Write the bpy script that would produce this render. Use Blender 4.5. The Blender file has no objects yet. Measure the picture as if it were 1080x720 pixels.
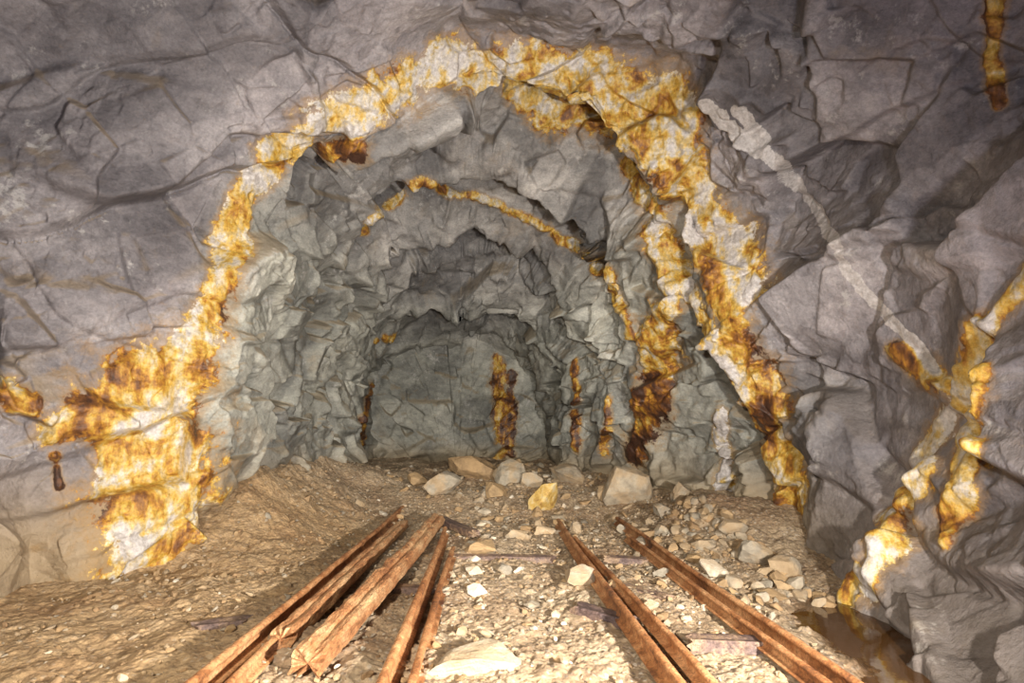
import bpy, math, numpy as np
from mathutils import Vector, Euler, Matrix
rng=np.random.RandomState(7)
F32=np.float32
# ---------------------------------------------------------------- camera
CAMZ=1.2; FPX=600.0
cam_d=bpy.data.cameras.new('camera'); cam=bpy.data.objects.new('camera',cam_d)
bpy.context.collection.objects.link(cam)
cam.location=(0,0,CAMZ); cam.rotation_euler=(math.radians(99.0),0,math.radians(-3.24))
cam_d.sensor_width=36; cam_d.lens=FPX/1080*36; cam_d.clip_start=0.05
bpy.context.scene.camera=cam
R=np.array(cam.rotation_euler.to_matrix())
def ray(px,py):
    d=R@np.array([(px-540)/FPX,(360-py)/FPX,-1.0]); return d
def at(px,py,dep):
    d=ray(px,py); return np.array([0,0,CAMZ])+d*(dep/d[1])
def project(P):
    q=(P-np.array([0,0,CAMZ]))@R
    z=np.minimum(q[...,2],-1e-3)
    return 540+FPX*q[...,0]/-z, 360-FPX*q[...,1]/-z, -q[...,2]
# ---------------------------------------------------------------- noise
TB=rng.rand(32,32,32,7).astype(F32)
def vnoise(P):
    b=np.floor(P).astype(np.int32); f=(P-b).astype(F32); f=f*f*(3-2*f)
    r=np.zeros(P.shape[:-1],F32)
    for dx in (0,1):
        wx=f[...,0] if dx else 1-f[...,0]
        for dy in (0,1):
            wy=f[...,1] if dy else 1-f[...,1]
            for dz in (0,1):
                wz=f[...,2] if dz else 1-f[...,2]
                r+=wx*wy*wz*TB[(b[...,0]+dx)&31,(b[...,1]+dy)&31,(b[...,2]+dz)&31,0]
    return r*2-1
def fbm(P,oct=4,gain=.5):
    a=1.0;s=0;r=0;Q=P.astype(F32)
    for i in range(oct):
        r=r+a*vnoise(Q+i*7.3); s+=a; a*=gain; Q=Q*2.03
    return r/s
def facet(P,off=0,jit=.95,k=40.,step=.6):
    Q=P.astype(F32)+off
    b=np.floor(Q).astype(np.int32)
    d1=np.full(Q.shape[:-1],9,F32); d2=d1.copy(); val=np.zeros_like(d1); rid=np.zeros_like(d1); ws=np.full_like(d1,1e-36)
    for dx in (-1,0,1):
        for dy in (-1,0,1):
            for dz in (-1,0,1):
                c=b+np.array([dx,dy,dz],np.int32)
                h=TB[c[...,0]&31,c[...,1]&31,c[...,2]&31]
                v=Q-(c+.5+(h[...,:3]-.5)*jit)
                d=(v*v).sum(-1)
                t=(v*(h[...,3:6]-.5)).sum(-1)*2.6+(h[...,6]-.5)*step
                w=np.exp(-k*np.minimum(d,1.0)); ws+=w; val+=w*t; rid+=w*h[...,6]
                m=d<d1
                d2=np.where(m,d1,np.minimum(d2,d)); d1=np.where(m,d,d1)
    return val/ws,np.sqrt(d2)-np.sqrt(d1),rid/ws,d1
def smooth(a,b,x):
    t=np.clip((x-a)/(b-a),0,1); return t*t*(3-2*t)
# ---------------------------------------------------------------- floor height
def ground_h(x,y):
    x=np.asarray(x,float); y=np.asarray(y,float)
    P=np.stack([x,y,x*0+3],-1)
    h=0.05*fbm(P*0.9,3)+0.02*fbm(P*4,3)
    m=smooth(-1.35,-3.0,x+0.25*fbm(P*1.3+9,4))*smooth(5.2,7.2,y+0.3*fbm(P*1.7,3))
    h=h+0.85*m*(1-0.45*smooth(9,14,y))*(1+.25*fbm(P*2.2,4))
    h=h+0.42*smooth(7.6,10.5,y)*(1+0.5*fbm(P*1.1+4,3))*(1-m)
    h=h+0.42*smooth(1.7,3.0,x)*smooth(5.0,6.8,y)*(1+0.4*fbm(P*1.5,3))*(1-smooth(7.6,10.5,y))
    h=h+0.20*smooth(-3.6,-4.6,x)*(1-m)
    h=h-0.13*np.exp(-((x-2.35-0.22*(y-3.4))/0.36)**2-((y-3.5)/1.0)**2)
    return h
def ground_pt(px,py,lift=0):
    d=ray(px,py); o=np.array([0,0,CAMZ]); 
    ts=np.linspace(1,17,900); pts=o+ts[:,None]*d
    hh=ground_h(pts[:,0],pts[:,1])+lift
    k=np.argmax(pts[:,2]<hh)
    return pts[k]
# ---------------------------------------------------------------- rock tunnel shell
def ring(l): return np.array([at(*p) for p in l])
F_=ring([(-60,640,4.3),(-80,480,4.4),(-80,300,4.4),(-60,100,4.3),(60,-60,4.0),(280,-90,4.2),(480,-90,4.2),(680,-80,4.0),(880,-70,3.6),(1110,10,3.15),(1135,220,2.8),(1135,450,2.65),(1110,740,2.5)])
E_=ring([(30,600,5.0),(30,480,5.0),(60,330,4.9),(120,150,4.8),(230,40,4.7),(360,0,4.8),(480,0,4.9),(620,5,4.8),(800,40,4.4),(950,130,4.1),(990,280,4.0),(985,450,3.9),(950,665,3.5)])
A0=ring([(100,595,5.15),(130,460,5.4),(185,340,5.5),(240,200,5.5),(310,120,5.5),(400,70,5.5),(490,42,5.6),(600,55,5.7),(720,90,5.7),(800,220,5.8),(825,320,5.8),(845,440,5.8),(865,590,5.3)])
A_=ring([(215,545,6.0),(232,430,6.0),(255,320,6.1),(285,220,6.1),(340,175,6.1),(420,135,6.1),(500,98,6.1),(580,110,6.2),(670,165,6.3),(725,260,6.4),(755,350,6.4),(790,440,6.5),(815,560,6.6)])
A2=ring([(245,525,6.7),(262,430,6.8),(285,330,6.8),(310,235,6.8),(341,164,6.8),(418,112,6.8),(502,70,6.9),(588,82,7.0),(672,146,7.0),(716,258,7.1),(735,350,7.1),(765,440,7.2),(785,535,7.4)])
B_=ring([(300,500,8.0),(308,430,8.0),(325,350,8.0),(345,285,8.0),(390,235,8.0),(440,195,8.0),(505,188,8.0),(565,213,8.0),(625,265,8.2),(655,330,8.4),(672,390,8.6),(690,440,8.7),(705,510,8.7)])
B1=ring([(318,495,8.7),(322,430,8.7),(336,355,8.7),(352,286,8.7),(383,220,8.7),(433,168,8.7),(505,158,8.7),(574,187,8.7),(634,248,8.8),(656,328,9.0),(664,390,9.2),(678,440,9.2),(690,505,9.2)])
B2=ring([(345,485,9.8),(348,430,9.8),(358,375,9.8),(375,320,9.8),(405,275,9.8),(450,247,9.8),(500,243,9.8),(545,260,9.8),(590,300,9.9),(620,350,10),(632,400,10),(642,440,10),(652,495,10)])
B3=ring([(355,485,10.6),(357,430,10.6),(366,376,10.6),(379,317,10.6),(403,268,10.6),(447,233,10.6),(500,226,10.6),(549,244,10.6),(592,290,10.6),(613,348,10.7),(621,400,10.7),(628,440,10.7),(635,492,10.7)])
C_=ring([(375,490,12.2),(373,440,12.2),(382,392,12.2),(398,355,12.2),(428,335,12.2),(468,325,12.2),(500,325,12.2),(530,335,12.2),(560,357,12.2),(580,390,12.2),(590,425,12.2),(598,455,12.2),(605,495,12.2)])
C2=ring([(378,490,13),(375,440,13),(382,390,13),(396,348,13),(426,324,13),(467,311,13),(500,311,13),(532,322,13),(556,347,13),(579,388,13),(586,425,13),(591,455,13),(596,495,13)])
D_=ring([(392,500,15.6),(390,450,15.6),(394,415,15.6),(406,388,15.6),(430,370,15.6),(462,360,15.6),(490,358,15.6),(518,364,15.6),(543,378,15.6),(560,398,15.6),(569,425,15.6),(575,455,15.6),(580,500,15.6)])
W1=np.array([(-4.9,1.6,0),(-5.0,1.6,1.2),(-4.9,1.6,2.4),(-4.4,1.6,3.6),(-3.2,1.6,4.5),(-1.6,1.6,4.9),(0,1.6,5.0),(1.2,1.6,4.8),(2.3,1.6,4.4),(3.1,1.6,3.5),(3.3,1.6,2.4),(3.2,1.6,1.2),(3.0,1.6,0)],float)
W0=W1.copy(); W0[:,1]=-3.5
rings=[W0,W1,F_,E_,A0,A_,A2,B_,B1,B2,B3,C_,C2,D_]
def addbase(r):
    a=r[0].copy(); a[2]=min(-0.7,a[2]-0.6); b=r[-1].copy(); b[2]=min(-0.7,b[2]-0.6)
    return np.vstack([a,r,b])
S=np.array([addbase(r) for r in rings])
NU=1350
def catmull(S,t):
    n=S.shape[1]; i=np.clip(np.floor(t).astype(int),0,n-2); f=(t-i)[None,:,None]
    p0=S[:,np.maximum(i-1,0)];p1=S[:,i];p2=S[:,i+1];p3=S[:,np.minimum(i+2,n-1)]
    return 0.5*((2*p1)+(-p0+p2)*f+(2*p0-5*p1+4*p2-p3)*f**2+(-p0+3*p1-3*p2+p3)*f**3)
tu=np.linspace(0,S.shape[1]-1,NU)
S2=catmull(S,tu)
rows=[12,45,140,150,90,55,90,30,55,30,55,25,40]
vs=np.concatenate([k+np.arange(n)/n for k,n in enumerate(rows)]+[[len(rows)]])
NV=len(vs)
U,V=np.meshgrid(tu,vs)
wp=fbm(np.stack([U*0.9,V*0.6,U*0+2],-1),3)*0.9+fbm(np.stack([U*3.0,V*0.8,U*0+5],-1),2)*0.22
wp*=(0.45+0.65*smooth(5.5,7,V))*smooth(2.0,3.5,V)*smooth(13,12.3,V)
Vw=np.clip(V+wp,0,len(rows))
i0=np.clip(np.floor(Vw).astype(int),0,len(rows)-1); f=(Vw-i0)[...,None]
ui=np.broadcast_to(np.arange(NU),Vw.shape)
p0=S2[np.maximum(i0-1,0),ui];p1=S2[i0,ui];p2=S2[i0+1,ui];p3=S2[np.minimum(i0+2,len(rows)),ui]
cm=0.5*((2*p1)+(-p0+p2)*f+(2*p0-5*p1+4*p2-p3)*f**2+(-p0+3*p1-3*p2+p3)*f**3)
P=0.5*cm+0.5*(p1*(1-f)+p2*f)
def blur(a,n,ax):
    for _ in range(n):
        a=np.concatenate([np.take(a,[0],ax),(np.take(a,range(0,a.shape[ax]-2),ax)+2*np.take(a,range(1,a.shape[ax]-1),ax)+np.take(a,range(2,a.shape[ax]),ax))/4,np.take(a,[-1],ax)],ax)
    return a
def gnormals(P):
    du=np.gradient(P,axis=1); dv=np.gradient(P,axis=0)
    n=np.cross(du,dv); n/=np.linalg.norm(n,axis=-1,keepdims=True)+1e-9
    return n
Nn=gnormals(P)
ctr=np.stack([P[...,0]*0,P[...,1],P[...,0]*0+1.8],-1)
if ((ctr-P)*Nn).sum()<0: Nn=-Nn; FLIP=True
else: FLIP=False
Nn=blur(blur(Nn,60,0),60,1); Nn/=np.linalg.norm(Nn,axis=-1,keepdims=True)
def rot(P,e):
    M=np.array(Euler(e).to_matrix()); return P@M.T
def rockdisp(P,inner):
    w=np.stack([fbm(P*1.2+3,3),fbm(P*1.2+13,3),fbm(P*1.2+23,3)],-1)
    a,ea,ra,_=facet(rot(P+w*0.06,(0.5,0.35,0.5))/np.array([1.9,1.2,1.0]),4.4,k=50.,step=.35)
    b,eb,rb,_=facet(rot(P+w*0.04,(0.2,-0.6,0.45))/np.array([0.95,0.62,0.5]),9,k=75.,step=.4)
    c,ec,rc,_=facet(rot(P+w*0.02,(0.6,0.5,0.1))/np.array([0.42,0.30,0.22]),15,k=70.,step=.45)
    d_,ed,rd,_=facet(rot(P,(0.1,0.7,0.4))/np.array([0.17,0.13,0.10]),21,k=30.,step=.4)
    m=smooth(-.15,.4,fbm(P*0.7+40,2)); m2=smooth(-.15,.25,fbm(P*1.5+30,3))
    m=np.maximum(m,inner*.7)
    # slab ledges: dipping joint planes with undercut lips
    fo=1-inner
    s1=P@np.array([.38,.25,-.89])/.95+.35*fbm(P*.8+70,3); q=np.floor(s1); fr=s1-q
    am=TB[q.astype(int)&31,3,5,2]*(.4+.9*smooth(-.3,.3,fbm(P*.55+80,2)))
    saw=np.where(fr<.93,fr/.93,(1-fr)/.07)-.5
    s2=P@np.array([-.75,.3,-.58])/1.35+.25*fbm(P*.9+90,3); q2=np.floor(s2); fr2=s2-q2
    saw2=(np.where(fr2<.95,fr2/.95,(1-fr2)/.05)-.5)*TB[q2.astype(int)&31,9,1,4]
    disp=(0.34-0.02*inner)*a+(.06+0.16*m)*b+(0.008+0.067*m)*c+(.002+.018*m2)*d_+0.012*fbm(P*3,4)
    disp+=(.04+.20*fo)*am*saw+(.03+.13*fo)*saw2
    return blur(blur(disp,1,0),1,1),.5*ra+.3*rb+.2*rc
inner=smooth(4.2,5.5,V)
D,TN=rockdisp(P,inner); D=D*(0.35+0.65*smooth(0.5,2.5,V))
D*= (1-0.25*smooth(10,13,V))
D*= 1-0.6*smooth(1.3,.6,P[...,2])*smooth(-1,-2.5,P[...,0])*smooth(6.2,5.6,P[...,1])
P=P+Nn*D[...,None]
NB=110
edge=P[-1].copy()
cb=at(485,470,15.8); cb[2]=-0.7; cb=cb[None]
k=(np.arange(1,NB+1)/NB)[:,None,None]
PB=edge[None]*(1-k)+cb[None]*k
dB,TB_=rockdisp(PB,0.9); dB=dB*smooth(0,0.12,k[...,0])
PB[...,1]-=dB*0.8
# ---------------------------------------------------------------- veins (mineral bands lie on the rock itself)
veins=[ # (px,py,halfwidth px), white(<0)..rust(1)
 ([(150,605,46),(160,560,54),(165,490,52),(155,440,54),(180,395,40),(212,350,26),(235,300,16),(250,240,13)],.45),
 ([(250,240,12),(262,200,13),(290,165,14),(330,138,17),(390,112,18),(440,85,22),(490,68,24),(550,75,24)],.30),
 ([(550,75,24),(610,90,30),(660,105,32),(715,125,24)],.44),
 ([(60,455,16),(95,440,24),(130,430,30)],.72),
 ([(5,405,13),(30,425,13)],.85),
 ([(60,480,6),(65,510,5)],1.0),
 ([(540,95,12),(600,110,26),(660,130,30),(705,165,28),(735,215,24)],.58),
 ([(735,215,22),(765,255,30),(780,300,24)],.28),
 ([(745,260,14),(765,330,18),(775,360,18),(795,410,25),(812,460,25),(825,520,27),(835,560,20)],.68),
 ([(760,440,7),(765,500,8),(770,545,8)],.1),
 ([(660,175,8),(690,225,15),(705,280,18),(700,330,14),(690,365,28),(690,390,22)],.52),
 ([(690,395,18),(682,430,20),(668,480,16)],1.1),
 ([(720,280,10),(735,330,14),(760,380,13),(790,420,10)],.4),
 ([(745,115,8),(780,145,9),(820,175,8),(865,225,7),(890,285,7),(925,325,6),(970,370,7),(990,395,5)],-.5),
 ([(780,120,7),(800,150,9)],-.5),
 ([(950,375,13),(975,390,17),(1000,410,13)],.6),
 ([(1100,270,16),(1070,310,20),(1035,350,15),(1015,420,17),(975,480,20),(950,530,25),(930,580,20),(895,640,14)],.33),
 ([(1035,390,10),(1025,450,18),(1010,520,18),(1000,570,10)],.55),
 ([(385,242,5),(415,215,6),(442,193,6),(500,208,4),(560,235,5),(605,258,5),(640,290,8),(655,335,7),(665,360,8)],.55),
 ([(525,378,5),(530,430,8),(528,480,7)],.85),
 ([(540,395,4),(537,480,5)],1.2),
 ([(395,405,4),(387,440,5),(384,475,4)],1.2),
 ([(1050,-10,9),(1045,60,7),(1052,110,5)],.8),
 ([(604,380,4),(605,430,5),(606,470,5)],1.0),
 ([(638,420,5),(640,480,6)],.9),
 ([(340,165,12),(375,160,13)],1.1),
 ([(400,360,4),(425,355,5)],.7),
]
G=np.concatenate([P,PB],0); GR,GC=G.shape[:2]
nP=P.shape[0]
ppx,ppy,ppz=project(G)
far=ppz<1; ppx[far]=-9e3
def hit(px,py):
    d=np.abs(ppx-px)+np.abs(ppy-py)
    m=np.flatnonzero(d.ravel()<max(3.5,d.min()+.5))
    k=m[np.argmin(ppz.ravel()[m])]
    return k//GC,k%GC,ppz.ravel()[k]
w1=fbm(G*2.2+50,4); w2=fbm(G*7+60,3)
vm=np.zeros((GR,GC),F32); vr=np.zeros((GR,GC),F32)
for pts,ru in veins:
    pts=np.array(pts,float); L=np.r_[0,np.cumsum(np.hypot(*np.diff(pts[:,:2],axis=0).T))]
    t=np.linspace(0,L[-1],int(L[-1]/7)+2); q=[np.interp(t,L,pts[:,k]) for k in range(3)]
    H=[]
    for x,y,w in zip(*q):
        i,j,z=hit(x,y); H.append((G[i,j],w*z/FPX,i,j,w))
    for A,B in zip(H[:-1],H[1:]):
        a,ra,ia,ja,wa=A; b,rb,ib,jb,wb=B
        if np.linalg.norm(a-b)>.7: b,rb,ib,jb=a,ra,ia,ja
        mg=int(max(wa,wb)*4+25)
        sl=(slice(max(0,min(ia,ib)-mg),max(ia,ib)+mg+1),slice(max(0,min(ja,jb)-mg),max(ja,jb)+mg+1))
        Q=G[sl]; ab=b-a; tt=np.clip(((Q-a)@ab)/(ab@ab+1e-9),0,1)
        d=np.linalg.norm(Q-(a+tt[...,None]*ab),axis=-1); r=ra+(rb-ra)*tt
        k1=.85 if ru>-.2 else .5
        d=d+r*(k1*w1[sl]+.6*k1*w2[sl])
        m=1-d/(r*1.9); u=m>vm[sl]
        vm[sl]=np.where(u,m,vm[sl]); vr[sl]=np.where(u,ru,vr[sl])
vr=blur(blur(vr,6,0),6,1)
bulge=smooth(.4,.75,vm[:nP])*(0.045+0.035*fbm(P*5,3))*smooth(-.2,.1,vr[:nP])
P=P+Nn*bulge[...,None]; G[:nP]=P
Vall=np.concatenate([V,np.full((PB.shape[0],GC),13.)])
cool_light=np.clip(1-smooth(3.6,5.0,Vall+0.5*fbm(G*0.6,2))+0.6*smooth(3.0,4.6,G[...,2]),0,1)  # cool purplish light on near and high rock, put into its colour
dusty=np.clip(smooth(.5,-1.5,G[...,0])+smooth(5,7,G[...,1]),0,1)
TNall=np.concatenate([TN,TB_])
ATT={'vein':vm,'rust':vr,'cool_light':cool_light,'facet_tone':TNall,'dusty':dusty}

def make_obj(name,verts,quads,mat,attrs=None,shade=True):
    me=bpy.data.meshes.new(name)
    verts=np.asarray(verts,F32); quads=np.ascontiguousarray(quads,np.int32)
    me.vertices.add(len(verts)); me.vertices.foreach_set('co',verts.ravel())
    k=quads.shape[1]
    me.loops.add(quads.size); me.loops.foreach_set('vertex_index',quads.ravel())
    me.polygons.add(len(quads)); me.polygons.foreach_set('loop_start',np.arange(0,quads.size,k,dtype=np.int32))
    me.polygons.foreach_set('use_smooth',np.full(len(quads),shade))
    me.update(calc_edges=True); 
    for an,av in (attrs or {}).items():
        at_=me.attributes.new(an,'FLOAT','POINT'); at_.data.foreach_set('value',np.ascontiguousarray(av,F32).ravel())
    me.materials.append(mat)
    ob=bpy.data.objects.new(name,me); bpy.context.collection.objects.link(ob)
    return ob
def gridq(nr,nc,flip=False):
    i=np.arange(nr-1)[:,None]*nc+np.arange(nc-1)[None]
    q=np.stack([i,i+1,i+nc+1,i+nc],-1).reshape(-1,4)
    return q[:,::-1] if flip else q
# ---------------------------------------------------------------- materials
class NT:
    def __init__(s,name):
        s.m=bpy.data.materials.new(name); s.m.use_nodes=True; s.t=s.m.node_tree; s.t.nodes.clear()
        s.out=s.n('ShaderNodeOutputMaterial'); s.b=s.n('ShaderNodeBsdfPrincipled'); s.l(s.b.outputs[0],s.out.inputs[0])
    def n(s,t,**k):
        x=s.t.nodes.new(t)
        for a,b in k.items(): setattr(x,a,b)
        return x
    def l(s,a,b): s.t.links.new(a,b)
    def put(s,sock,v):
        if isinstance(v,bpy.types.NodeSocket): s.l(v,sock)
        else: sock.default_value=v
    def coord(s,scale=(1,1,1),rot=(0,0,0)):
        c=s.n('ShaderNodeTexCoord'); m=s.n('ShaderNodeMapping'); m.inputs['Scale'].default_value=scale; m.inputs['Rotation'].default_value=rot
        s.l(c.outputs['Object'],m.inputs[0]); return m.outputs[0]
    def noise(s,co,scale,det=4,rough=.55,dist=0,out='Fac'):
        x=s.n('ShaderNodeTexNoise'); s.l(co,x.inputs['Vector']); x.inputs['Scale'].default_value=scale; x.inputs['Detail'].default_value=det
        x.inputs['Roughness'].default_value=rough; x.inputs['Distortion'].default_value=dist; return x.outputs[out]
    def voro(s,co,scale,feat='F1'):
        x=s.n('ShaderNodeTexVoronoi'); x.feature=feat; s.l(co,x.inputs['Vector']); x.inputs['Scale'].default_value=scale; return x
    def vmath(s,op,a,b):
        x=s.n('ShaderNodeVectorMath'); x.operation=op
        s.put(x.inputs[0],a); s.put(x.inputs[1],b); return x.outputs['Value'] if op=='DOT_PRODUCT' else x.outputs[0]
    def chips(s,co,scale,warp=.04,step=.2):
        # angular fracture facets: every cell is its own tilted plane
        wn=s.vmath('MULTIPLY',s.vmath('SUBTRACT',s.noise(co,3,3,.5,0,'Color'),(.5,.5,.5)),(warp*4,)*3)
        c2=s.vmath('ADD',co,wn); v=s.voro(c2,scale)
        rel=s.vmath('SUBTRACT',c2,v.outputs['Position']); nn=s.vmath('SUBTRACT',v.outputs['Color'],(.5,.5,.5))
        d=s.math('MULTIPLY',s.vmath('DOT_PRODUCT',rel,nn),scale*1.6)
        sc=s.n('ShaderNodeSeparateColor'); s.l(v.outputs['Color'],sc.inputs[0])
        return s.math('ADD',d,s.math('MULTIPLY',sc.outputs[0],step)),sc.outputs[1]
    def ramp(s,f,stops):
        x=s.n('ShaderNodeValToRGB'); s.put(x.inputs[0],f); e=x.color_ramp.elements
        while len(e)<len(stops): e.new(0.5)
        for el,(p,c) in zip(e,stops):
            el.position=p; el.color=(*c,1) if len(c)==3 else c
        return x.outputs[0]
    def mix(s,f,a,b,mode='MIX'):
        x=s.n('ShaderNodeMix'); x.data_type='RGBA'; x.blend_type=mode
        s.put(x.inputs[0],f)
        s.put(x.inputs[6],a if not isinstance(a,tuple) else (*a,1)); s.put(x.inputs[7],b if not isinstance(b,tuple) else (*b,1)); return x.outputs[2]
    def math(s,op,a,b=0,c=0,clamp=False):
        x=s.n('ShaderNodeMath'); x.operation=op; x.use_clamp=clamp
        s.put(x.inputs[0],a); s.put(x.inputs[1],b); s.put(x.inputs[2],c); return x.outputs[0]
    def sstep(s,v,a,b,to0=0,to1=1):
        x=s.n('ShaderNodeMapRange'); x.interpolation_type='SMOOTHSTEP'; s.put(x.inputs[0],v); x.inputs[1].default_value=a; x.inputs[2].default_value=b
        x.inputs[3].default_value=to0; x.inputs[4].default_value=to1; return x.outputs[0]
    def attr(s,nm):
        x=s.n('ShaderNodeAttribute'); x.attribute_name=nm; return x.outputs['Fac']
    def bump(s,h,dist,strength=1,prev=None):
        x=s.n('ShaderNodeBump'); s.l(h,x.inputs['Height']); x.inputs['Distance'].default_value=dist; x.inputs['Strength'].default_value=strength
        if prev: s.l(prev,x.inputs['Normal'])
        return x.outputs[0]
def rock_material():
    s=NT('mine_rock'); c=s.coord(); cs=s.coord((1,2.2,1.6),(0.4,0.5,0.3))
    n1=s.noise(c,1.1,6,.6); n2=s.noise(cs,6,8,.65); n3=s.noise(c,38,5,.7)
    ch1,cc1=s.chips(s.coord((.8,1.3,1.7),(.5,.35,.5)),3.2); ch2,cc2=s.chips(s.coord((.9,1.4,1.5),(.2,-.6,.4)),9)
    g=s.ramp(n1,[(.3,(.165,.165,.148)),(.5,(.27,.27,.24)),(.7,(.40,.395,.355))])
    p=s.ramp(n1,[(.3,(.13,.117,.126)),(.5,(.205,.188,.198)),(.7,(.315,.292,.302))])  # purplish rock tones that carry the painted cool light
    base=s.mix(s.attr('cool_light'),g,p)
    base=s.mix(1,base,s.ramp(s.attr('facet_tone'),[(.2,(.62,.62,.64)),(.5,(1,1,1)),(.8,(1.4,1.38,1.36))]),'MULTIPLY')
    base=s.mix(.3,base,s.ramp(cc1,[(.0,(.7,.7,.72)),(1,(1.3,1.3,1.28))]),'MULTIPLY')
    base=s.mix(.5,base,s.ramp(n2,[(.3,(.4,.4,.4)),(.5,(.95,.95,.95)),(.72,(1.35,1.33,1.28))]),'MULTIPLY')
    base=s.mix(.6,base,s.ramp(n3,[(.3,(.6,.6,.6)),(.7,(1.35,1.35,1.35))]),'MULTIPLY')
    w=s.sstep(s.math('MULTIPLY',s.noise(c,1.7,5,.6),s.noise(c,11,5,.7)),.31,.42)
    base=s.mix(s.math('MULTIPLY',w,.5),base,(.52,.50,.48))
    o=s.sstep(s.noise(c,0.9,6,.65,.6),.57,.72)
    base=s.mix(s.math('MULTIPLY',o,.3),base,(.33,.23,.12))
    geo=s.n('ShaderNodeNewGeometry'); sx=s.n('ShaderNodeSeparateXYZ'); s.l(geo.outputs['Normal'],sx.inputs[0])
    sp=s.n('ShaderNodeSeparateXYZ'); s.l(geo.outputs['Position'],sp.inputs[0])
    up=s.sstep(sx.outputs[2],.15,.6)
    low=s.sstep(s.math('ADD',sp.outputs[2],s.math('MULTIPLY',n1,-.8)),.7,-.2)
    dust=s.math('MAXIMUM',s.math('MULTIPLY',up,.4),s.math('MULTIPLY',low,.75))
    base=s.mix(s.math('MULTIPLY',dust,s.math('ADD',s.math('MULTIPLY',s.attr('dusty'),.75),.25)),base,(.36,.26,.14))
    v=s.attr('vein'); ru=s.attr('rust')
    nv=s.noise(c,9,7,.7); nv2=s.noise(c,2.6,6,.6,.5); nz=s.noise(s.coord((1,1,.22)),8,6,.65); n25=s.noise(c,26,5,.7)
    wh=s.sstep(ru,-.2,.1)
    vv=s.math('ADD',v,s.math('MULTIPLY',s.math('ADD',s.math('SUBTRACT',nv,.5),s.math('MULTIPLY',s.math('SUBTRACT',n25,.5),.5)),s.math('ADD',.45,s.math('MULTIPLY',wh,.5))))
    halo=s.sstep(vv,.06,.42); core=s.sstep(vv,.39,.47)
    edge=s.sstep(vv,.60,.42)
    t=s.math('ADD',s.math('ADD',s.math('MULTIPLY',s.math('SUBTRACT',nv2,.5),2.9),s.math('MULTIPLY',s.math('SUBTRACT',nz,.5),2.0)),ru)
    t=s.math('ADD',t,s.math('MULTIPLY',s.math('MULTIPLY',edge,.22),wh))
    vc=s.ramp(s.math('MULTIPLY',t,.6),[(.0,(.56,.53,.52)),(.13,(.60,.54,.44)),(.22,(.60,.46,.21)),(.34,(.57,.36,.06)),(.46,(.40,.185,.025)),(.60,(.18,.07,.02)),(.78,(.06,.026,.015))])
    vc=s.mix(.75,vc,s.ramp(n25,[(.3,(.42,.38,.34)),(.65,(1.2,1.2,1.2))]),'MULTIPLY')
    hal=s.mix(wh,base,s.mix(.5,base,(.32,.185,.06)))
    col=s.mix(halo,base,hal); col=s.mix(s.math('MULTIPLY',core,s.math('ADD',.85,s.math('MULTIPLY',wh,.15))),col,vc)
    s.l(col,s.b.inputs['Base Color'])
    rr=s.mix(core,(.72,.72,.72),(.45,.45,.45)); s.l(rr,s.b.inputs['Roughness'])
    b=s.bump(ch1,.030,.8)
    b=s.bump(ch2,.014,.8,b)
    b=s.bump(s.noise(cs,7,7,.65),.02,.7,b)
    b=s.bump(s.noise(c,45,6,.7),.010,.8,b)
    s.l(b,s.b.inputs['Normal']); return s.m
ROCK=rock_material()
def ground_material():
    s=NT('gravel_ground'); c=s.coord()
    n1=s.noise(c,1.3,6,.6); n2=s.noise(c,14,8,.7); v=s.voro(c,34)
    sand=s.ramp(n1,[(.3,(.34,.20,.095)),(.5,(.47,.315,.165)),(.7,(.56,.41,.25))])
    grit=s.ramp(n1,[(.3,(.31,.20,.115)),(.5,(.42,.305,.19)),(.7,(.50,.395,.27))])
    base=s.mix(s.attr('gravel'),sand,grit)
    base=s.mix(.9,base,s.ramp(n2,[(.3,(.42,.38,.35)),(.6,(1.15,1.15,1.15))]),'MULTIPLY')
    st=s.n('ShaderNodeSeparateColor'); s.l(v.outputs['Color'],st.inputs[0])
    m=s.math('MULTIPLY',s.sstep(st.outputs[0],.4,.7),s.sstep(v.outputs['Distance'],.5,.3))
    base=s.mix(s.math('MULTIPLY',m,s.math('ADD',.3,s.math('MULTIPLY',s.attr('gravel'),.5))),base,s.ramp(st.outputs[1],[(.2,(.18,.13,.095)),(.8,(.54,.46,.36))]))
    wet=s.attr('wet')
    base=s.mix(wet,base,(.08,.04,.015))
    s.l(base,s.b.inputs['Base Color']); s.l(s.mix(wet,(.85,.85,.85),(.25,.25,.25)),s.b.inputs['Roughness'])
    b=s.bump(n2,.035,.9); b=s.bump(s.math('MULTIPLY',v.outputs['Distance'],-1),.015,.6,b)
    b=s.bump(s.noise(c,90,4,.7),.008,.9,b); s.l(b,s.b.inputs['Normal']); return s.m
GROUND=ground_material()
def stone_material():
    s=NT('loose_stone'); c=s.coord(); t=s.attr('tone')
    n=s.noise(c,9,7,.65)
    base=s.ramp(t,[(.0,(.24,.15,.08)),(.3,(.36,.25,.14)),(.55,(.28,.25,.205)),(.8,(.42,.36,.28)),(.93,(.60,.55,.47))])
    base=s.mix(.8,base,s.ramp(n,[(.3,(.5,.47,.42)),(.65,(1.25,1.22,1.15))]),'MULTIPLY')
    base=s.mix(s.math('MULTIPLY',s.sstep(s.noise(c,4,5,.6),.42,.6),.5),base,(.42,.275,.135))
    s.l(base,s.b.inputs['Base Color']); s.b.inputs['Roughness'].default_value=.8
    b=s.bump(s.noise(c,22,7,.7),.02,.8); s.l(b,s.b.inputs['Normal']); return s.m
STONE=stone_material()
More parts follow.
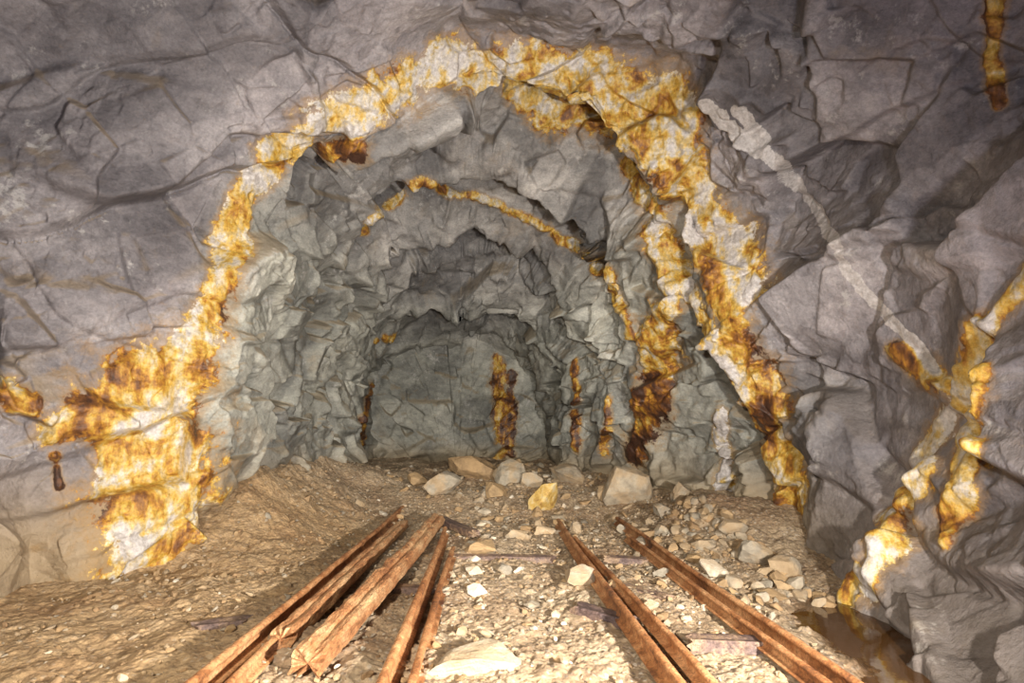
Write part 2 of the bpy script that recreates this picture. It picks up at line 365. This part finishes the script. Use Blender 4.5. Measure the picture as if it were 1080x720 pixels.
def yellow_stone():
    s=NT('ochre_stone'); c=s.coord(); n=s.noise(c,8,6,.65)
    s.l(s.ramp(n,[(.35,(.28,.15,.04)),(.5,(.52,.34,.09)),(.65,(.56,.46,.27))]),s.b.inputs['Base Color']); s.b.inputs['Roughness'].default_value=.6
    s.l(s.bump(s.noise(c,20,7,.7),.02,.8),s.b.inputs['Normal']); return s.m
OCHRE=yellow_stone()
def rust_material(name,cols,sc=(1,1,1)):
    s=NT(name); c=s.coord(sc); n=s.noise(c,7,8,.7); n2=s.noise(c,60,6,.75); n3=s.noise(c,2,4,.6)
    base=s.ramp(s.math('ADD',s.math('MULTIPLY',n,.6),s.math('MULTIPLY',n3,.4)),[(.36,cols[0]),(.47,cols[1]),(.60,cols[2])])
    base=s.mix(.9,base,s.ramp(n2,[(.34,(.3,.26,.23)),(.58,(1.25,1.25,1.2))]),'MULTIPLY')
    s.l(base,s.b.inputs['Base Color']); s.b.inputs['Roughness'].default_value=.6
    b=s.bump(n2,.006,1); b=s.bump(n,.008,.7,b); s.l(b,s.b.inputs['Normal']); return s.m
RUST=rust_material('rusted_steel',[(.09,.032,.015),(.34,.14,.05),(.56,.31,.15)])
TIMB=rust_material('rust_stained_timber',[(.12,.045,.022),(.38,.17,.07),(.58,.37,.20)],(1.6,.5,1.6))
SLEEP=rust_material('rotten_sleeper_wood',[(.06,.04,.042),(.13,.085,.075),(.34,.23,.14)])
def water():
    s=NT('ochre_water'); c=s.coord(); s.b.inputs['Base Color'].default_value=(.07,.032,.010,1); s.b.inputs['Roughness'].default_value=.05
    s.b.inputs['IOR'].default_value=1.33; s.l(s.bump(s.noise(c,6,3,.5),.004,.5),s.b.inputs['Normal']); return s.m
WATER=water()
# ---------------------------------------------------------------- split shell into named parts
cut1=int(NU*4.6/14); cut2=int(NU*9.4/14)
for name,a,b in (('wall_left',0,cut1+1),('ceiling',cut1,cut2+1),('wall_right',cut2,NU)):
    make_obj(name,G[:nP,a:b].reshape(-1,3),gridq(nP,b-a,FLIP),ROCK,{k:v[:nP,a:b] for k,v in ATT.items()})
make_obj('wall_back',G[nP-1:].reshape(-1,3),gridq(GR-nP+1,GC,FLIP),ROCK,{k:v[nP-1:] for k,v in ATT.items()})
fe=P[0]; kk=(np.arange(0,25)/24)[:,None,None]
PF=fe[None]*(1-kk)+np.array([0,-3.7,-.6])[None,None]*kk
PF[...,1]-=0.2*fbm(PF*1.1,3)*smooth(0,.2,kk[...,0])
z0=np.zeros(PF.shape[0]*PF.shape[1])
make_obj('wall_front',PF.reshape(-1,3),gridq(PF.shape[0],GC,not FLIP),ROCK,{'vein':z0,'rust':z0,'cool_light':z0+1,'facet_tone':z0+.5,'dusty':z0})
# ---------------------------------------------------------------- floor
xs=np.linspace(-5.3,4.3,1100)
ys=np.concatenate([np.linspace(-3.8,1.4,40)[:-1],1.4+(16.0-1.4)*(np.linspace(0,1,950)**1.7)])
X,Y=np.meshgrid(xs,ys)
H=ground_h(X,Y)
grav=smooth(-1.7,-0.9,X+0.4*fbm(np.stack([X,Y,X*0],-1)*1.2,3))
grav=np.maximum(grav,smooth(7,9,Y))
def pebbles(sc,seed,amp,prob):
    Q=np.stack([X/sc,Y/sc,X*0+.5],-1); _,e,rid,d=facet(Q,seed)
    return np.where(rid<prob,np.clip(1-d*2.6,0,1)**.6,0)*sc*amp
H=H+pebbles(.045,17,.25,.45)*(.45+.55*grav)+pebbles(.1,7,.14,.2)
H=H+0.045*fbm(np.stack([X,Y,X*0+1],-1)*5,5,.62)
wet=np.exp(-((X-2.35-0.22*(Y-3.4))/0.42)**2-((Y-3.5)/1.15)**2)
floorP=np.stack([X,Y,H],-1)
make_obj('floor',floorP.reshape(-1,3),gridq(len(ys),len(xs)),GROUND,{'gravel':grav,'wet':smooth(.3,.7,wet)})
a=np.linspace(0,2*np.pi,64,endpoint=False); rr=1+.18*np.sin(3*a+1)+.1*np.sin(7*a)
yy=3.5+1.05*rr*np.sin(a); xx=2.35+0.22*(yy-3.4)+.42*rr*np.cos(a)
pv=np.stack([xx,yy,xx*0-0.05],-1); pv=np.vstack([[2.37,3.5,-0.05],pv])
make_obj('water_puddle',pv,np.array([[0,1+i,1+(i+1)%64] for i in range(64)]),WATER)
# ---------------------------------------------------------------- stones
import bmesh
def ico(sub):
    bm=bmesh.new(); bmesh.ops.create_icosphere(bm,subdivisions=sub,radius=1)
    v=np.array([x.co[:] for x in bm.verts]); f=np.array([[x.index for x in fc.verts] for fc in bm.faces]); bm.free(); return v,f
I1=ico(2); I2=ico(4)
def rockshape(base,r,nc=14,lo=.4,hi=.8):
    v=base[0].copy()
    for _ in range(nc):
        n=r.normal(size=3); n/=np.linalg.norm(n); d=r.uniform(lo,hi)
        t=np.maximum(0,v@n-d); v-=t[:,None]*n
    v/=np.abs(v).max(0); return v
variants=[rockshape(I1,rng) for _ in range(16)]
def scatter(name,n,region,szf,tonef,sink=.3,flat=.65):
    Vs=[];Fs=[];Ts=[];o=0
    for _ in range(n):
        x,y=region(); s=szf(x,y); v=variants[rng.randint(16)]*np.array([1,rng.uniform(.5,1),flat*rng.uniform(.5,1.2)])*s*.5
        v=rot(v,(rng.uniform(-.5,.5),rng.uniform(-.5,.5),rng.uniform(0,6.28)))
        z=float(ground_h(x,y))+s*.5*flat*(1-2*sink)
        Vs.append(v+np.array([x,y,z])); Fs.append(I1[1]+o); o+=len(v); Ts.append(np.full(len(v),tonef()))
    return make_obj(name,np.vstack(Vs),np.vstack(Fs),STONE,{'tone':np.concatenate(Ts)},False)
def reg_g():
    while True:
        y=1.6+rng.rand()**1.3*9; x=rng.uniform(-3.2,2.7)
        if x<-1.2 and rng.rand()<.6: continue
        if x>1.95 and y<4.5: continue
        return x,y
scatter('gravel_scatter',8000,reg_g,lambda x,y:.012+.036*rng.rand()**2+(.04*(rng.rand()<.05)),lambda:rng.rand()*.95,.22)
def reg_r():
    while True:
        y=rng.uniform(3.8,13.0); x=rng.normal(.8,1.1)
        if y<7 and x<-.5: continue
        if abs(x)<2.2: return x,y
scatter('rubble_scatter',700,reg_r,lambda x,y:(.03+.16*rng.rand()**2)*(.7+.5*(y>7)),lambda:rng.uniform(.05,.95),.35)
def reg_w():
    t=rng.rand(); y=4.2+t*2.8; x=np.interp(y,[2.5,3.4,5.3,7],[2.2,2.4,2.8,2.6])-abs(rng.normal(0,.35)); return x,y
scatter('wall_foot_rubble',300,reg_w,lambda x,y:.03+.20*rng.rand()**2,lambda:rng.uniform(.1,.75))
def reg_l():
    return rng.uniform(-3.0,-1.2),rng.uniform(4.4,8.5)
scatter('heap_pebbles',500,reg_l,lambda x,y:.014+.08*rng.rand()**3,lambda:rng.uniform(0,.6),.3)
def boulder(px,py,w,h,tone,mat=STONE,seed=0,name='boulder'):
    r=np.random.RandomState(seed+100); p=ground_pt(px,py+h*.4)
    dep=p[1]; W=w*dep/FPX; Hh=h*dep/FPX
    v=rockshape(I2,r,16,.4,.75)
    v=v*np.array([W/2,W/2*r.uniform(.7,.9),Hh*.62]); v=rot(v,(0,r.uniform(-.15,.15),0))
    v+= (0.02*W*fbm(v*12/W,3))[:,None]*v/np.linalg.norm(v,axis=1,keepdims=True)
    z=ground_h(p[0],p[1]+W*.2)
    v=v+np.array([p[0],p[1]+W*.2,float(z)+Hh*.38])
    return make_obj(name,v,I2[1],mat,{'tone':np.full(len(v),tone)},False)
BL=[(463,515,44,26,.6),(500,496,56,22,.2),(538,502,44,26,.65),(618,487,44,14,.7),(600,503,40,18,.5),(663,512,54,52,.75),
(520,520,30,14,.3),(440,508,26,14,.3),(560,508,26,14,.6),(640,520,26,18,.4),(612,612,46,22,.7),(507,580,36,14,.3),
(502,626,24,12,1),(499,604,20,9,1),(755,602,32,16,1),(800,588,34,24,.6),(828,602,36,24,.5),(745,575,24,12,.6),(700,540,24,14,.6),
(575,560,22,10,.8),(590,548,18,10,.5),(545,565,24,10,.5),(720,520,30,20,.6),(775,560,30,18,.5),(660,560,18,9,.6),(530,600,22,10,.55),
(680,575,26,12,.5),(735,590,22,12,.3),(700,605,20,9,.55),(560,640,20,9,.6)]
for i,(x,y,w,h,t) in enumerate(BL): boulder(x,y,w,h,t,seed=i)
boulder(575,527,34,30,.5,OCHRE,seed=60); 
boulder(498,706,100,18,.75,seed=70,name='flat_stone_slab'); boulder(690,640,20,10,.8,seed=71)
# ---------------------------------------------------------------- rails, timbers
def sweep(name,prof,path,mat,jit=.0010,endrag=0,roll=0,step=.015,seed=0):
    path=np.array(path,float)
    L=np.r_[0,np.cumsum(np.linalg.norm(np.diff(path,axis=0),axis=1))]; n=int(L[-1]/step)+2
    t=np.linspace(0,L[-1],n); C=np.stack([np.interp(t,L,path[:,k]) for k in range(3)],-1)
    C[:,0]+=.010*np.sin(t*1.1+seed); C[:,2]+=.005*np.sin(t*2.1+seed*2)
    pr=[];prof=np.array(prof,float)
    for a,b in zip(prof,np.roll(prof,-1,0)):
        m=max(1,int(np.linalg.norm(b-a)/.012))
        for k in range(m): pr.append(a+(b-a)*k/m)
    pr=np.array(pr); c,s_=math.cos(roll),math.sin(roll); pr=pr@np.array([[c,s_],[-s_,c]])
    T=np.gradient(C,axis=0); T/=np.linalg.norm(T,axis=1,keepdims=True)
    side=np.cross(T,[0,0,1]); side/=np.linalg.norm(side,axis=1,keepdims=True); up=np.cross(side,T)
    m=len(pr)
    dirn=side[:,None]*pr[None,:,:1]+up[:,None]*pr[None,:,1:]
    Vv=C[:,None]+dirn
    st=np.stack([Vv@(np.array([1,0,0])),t[:,None]*.25+Vv[...,0]*0,Vv[...,2]],-1) if mat is TIMB else Vv
    Vv=Vv+dirn*(fbm(st*22+seed,3)*jit/.03)[...,None]
    if endrag:
        rag=endrag*fbm(np.stack([pr[:,0]*40,pr[:,1]*40,pr[:,0]*0+seed],-1),2)
        w=smooth(.35,0,t)[:,None]; w2=smooth(L[-1]-.35,L[-1],t)[:,None]
        Vv=Vv+T[:,None]*((w-w2)*rag[None])[...,None]
    vv=Vv.reshape(-1,3)
    i=np.arange(n-1)[:,None]*m; j=np.arange(m)[None]; j2=(j+1)%m
    q=np.stack([i+j,i+j2,i+m+j2,i+m+j],-1).reshape(-1,4)
    c0=Vv[0].mean(0); c1=Vv[-1].mean(0); k0=len(vv); vv=np.vstack([vv,c0,c1])
    j=np.arange(m); j2=(j+1)%m
    caps=np.vstack([np.stack([j2,j,j*0+k0],-1),np.stack([(n-1)*m+j,(n-1)*m+j2,j*0+k0+1],-1)])
    me=bpy.data.meshes.new(name)
    me.from_pydata(vv.tolist(),[],q.tolist()+caps.tolist()); me.update()
    me.polygons.foreach_set('use_smooth',np.full(len(me.polygons),mat is RUST)); me.materials.append(mat)
    ob=bpy.data.objects.new(name,me); bpy.context.collection.objects.link(ob); return ob
hd=[(.023*math.cos(t),.084+.019*math.sin(t)) for t in np.linspace(-.7,math.pi+.7,14)]
RP=[(-.045,0),(.045,0),(.045,.008),(.012,.018),(.006,.030),(.006,.064)]+hd+[(-.006,.064),(-.006,.030),(-.012,.018),(-.045,.008)]
def pix_on(px,py,z):
    d=ray(px,py); t=(z-CAMZ)/d[2]; return np.array([d[0]*t,d[1]*t,z])
def rail(p1,p2,seed,name='mine_rail',z=.035,prof=RP,mat=RUST,ext=1.2,zt=.09):
    a=pix_on(*p1,z+zt); b=pix_on(*p2,z+zt); a[2]-=zt; b[2]-=zt
    dr=(a-b); dr/=np.linalg.norm(dr); a=a+dr*ext
    return sweep(name,prof,[a,b],mat,seed=seed)
GP=[(x*.9,y*.75) for x,y in RP]
rail((718,720),(588,548),1)
rail((905,720),(650,545),2)
rail((752,720),(607,567),5,prof=GP,z=.03,zt=.06)
rail((868,720),(662,564),6,prof=GP,z=.03,zt=.06)
rail((203,720),(428,532),3)
rail((403,720),(470,556),4)
rail((432,720),(479,577),7,prof=GP,z=.02,zt=.06)
rail((242,720),(400,572),8,prof=GP,z=.03,zt=.06)
BP=[(-.085,0),(.085,0),(.09,.03),(.085,.10),(.06,.115),(.03,.112),(.015,.098),(.0,.098),(-.015,.114),(-.05,.120),(-.075,.112),(-.09,.09),(-.088,.04)]
def beam(p1,p2,seed,sc=1,z1=.02,z2=.05,roll=0):
    a=pix_on(*p1,z1+.08); b=pix_on(*p2,z2+.08); a[2]-=.08;b[2]-=.08
    return sweep('timber_beam',[(x*sc,y*sc) for x,y in BP],[a,b],TIMB,jit=.005,endrag=.14,roll=roll,seed=seed)
beam((300,665),(425,548),11,.72,.05,.05,.1)
beam((325,690),(462,545),12,.9,.05,.1,-.12)
SP=[(-.08,-.04),(.08,-.04),(.082,.02),(.07,.03),(.02,.026),(-.03,.032),(-.07,.028),(-.082,.015)]
def sleeper(pa,pb,seed,z=.0):
    a=pix_on(*pa,z); b=pix_on(*pb,z); sweep('wooden_sleeper',[(x*.85,y) for x,y in SP],[a,b],SLEEP,jit=.004,endrag=.07,seed=seed)
sleeper((608,640),(662,655),21,.03)
sleeper((728,676),(806,680),22,.025)
sleeper((655,620),(705,633),23,.015)
sleeper((402,620),(480,622),24,.01)
sleeper((205,662),(262,656),25,.01)
sleeper((462,546),(500,562),27,.10)
sleeper((480,588),(585,590),28,.01)
sleeper((640,590),(720,594),29,.01)
# ---------------------------------------------------------------- lamps
def lamp(name,loc,tgt,power,col,ang=120,size=.15,blend=.8):
    d=bpy.data.lights.new(name,'SPOT'); d.energy=power; d.color=col; d.spot_size=math.radians(ang); d.spot_blend=blend; d.shadow_soft_size=size
    o=bpy.data.objects.new(name,d); o.location=loc; bpy.context.collection.objects.link(o)
    o.rotation_euler=(Vector(tgt)-Vector(loc)).to_track_quat('-Z','Y').to_euler()
lamp('work_lamp',(1.6,.6,1.0),(-.8,5.6,1.3),2300,(1,.94,.84),124,.06,1)
lamp('work_lamp.001',(-1.3,-.3,2.2),(.1,5.5,.5),1250,(1,.91,.76),112,.08,1)
lamp('tunnel_fill_spot',(0.1,-.1,1.5),(0,12,1.7),2200,(1,.94,.83),42,.05,1)  # added narrow fill spot, offsets light falloff deep in the tunnel
lamp('flood_lamp',(.9,-1.0,.7),(0,3.5,4.5),380,(.88,.85,1),150,.15)
w=bpy.data.worlds.new('world'); bpy.context.scene.world=w; w.use_nodes=True
w.node_tree.nodes['Background'].inputs[0].default_value=(.5,.5,.6,1); w.node_tree.nodes['Background'].inputs[1].default_value=.02
bpy.context.scene.view_settings.view_transform='Standard'
bpy.context.scene.view_settings.exposure=0
print('done')
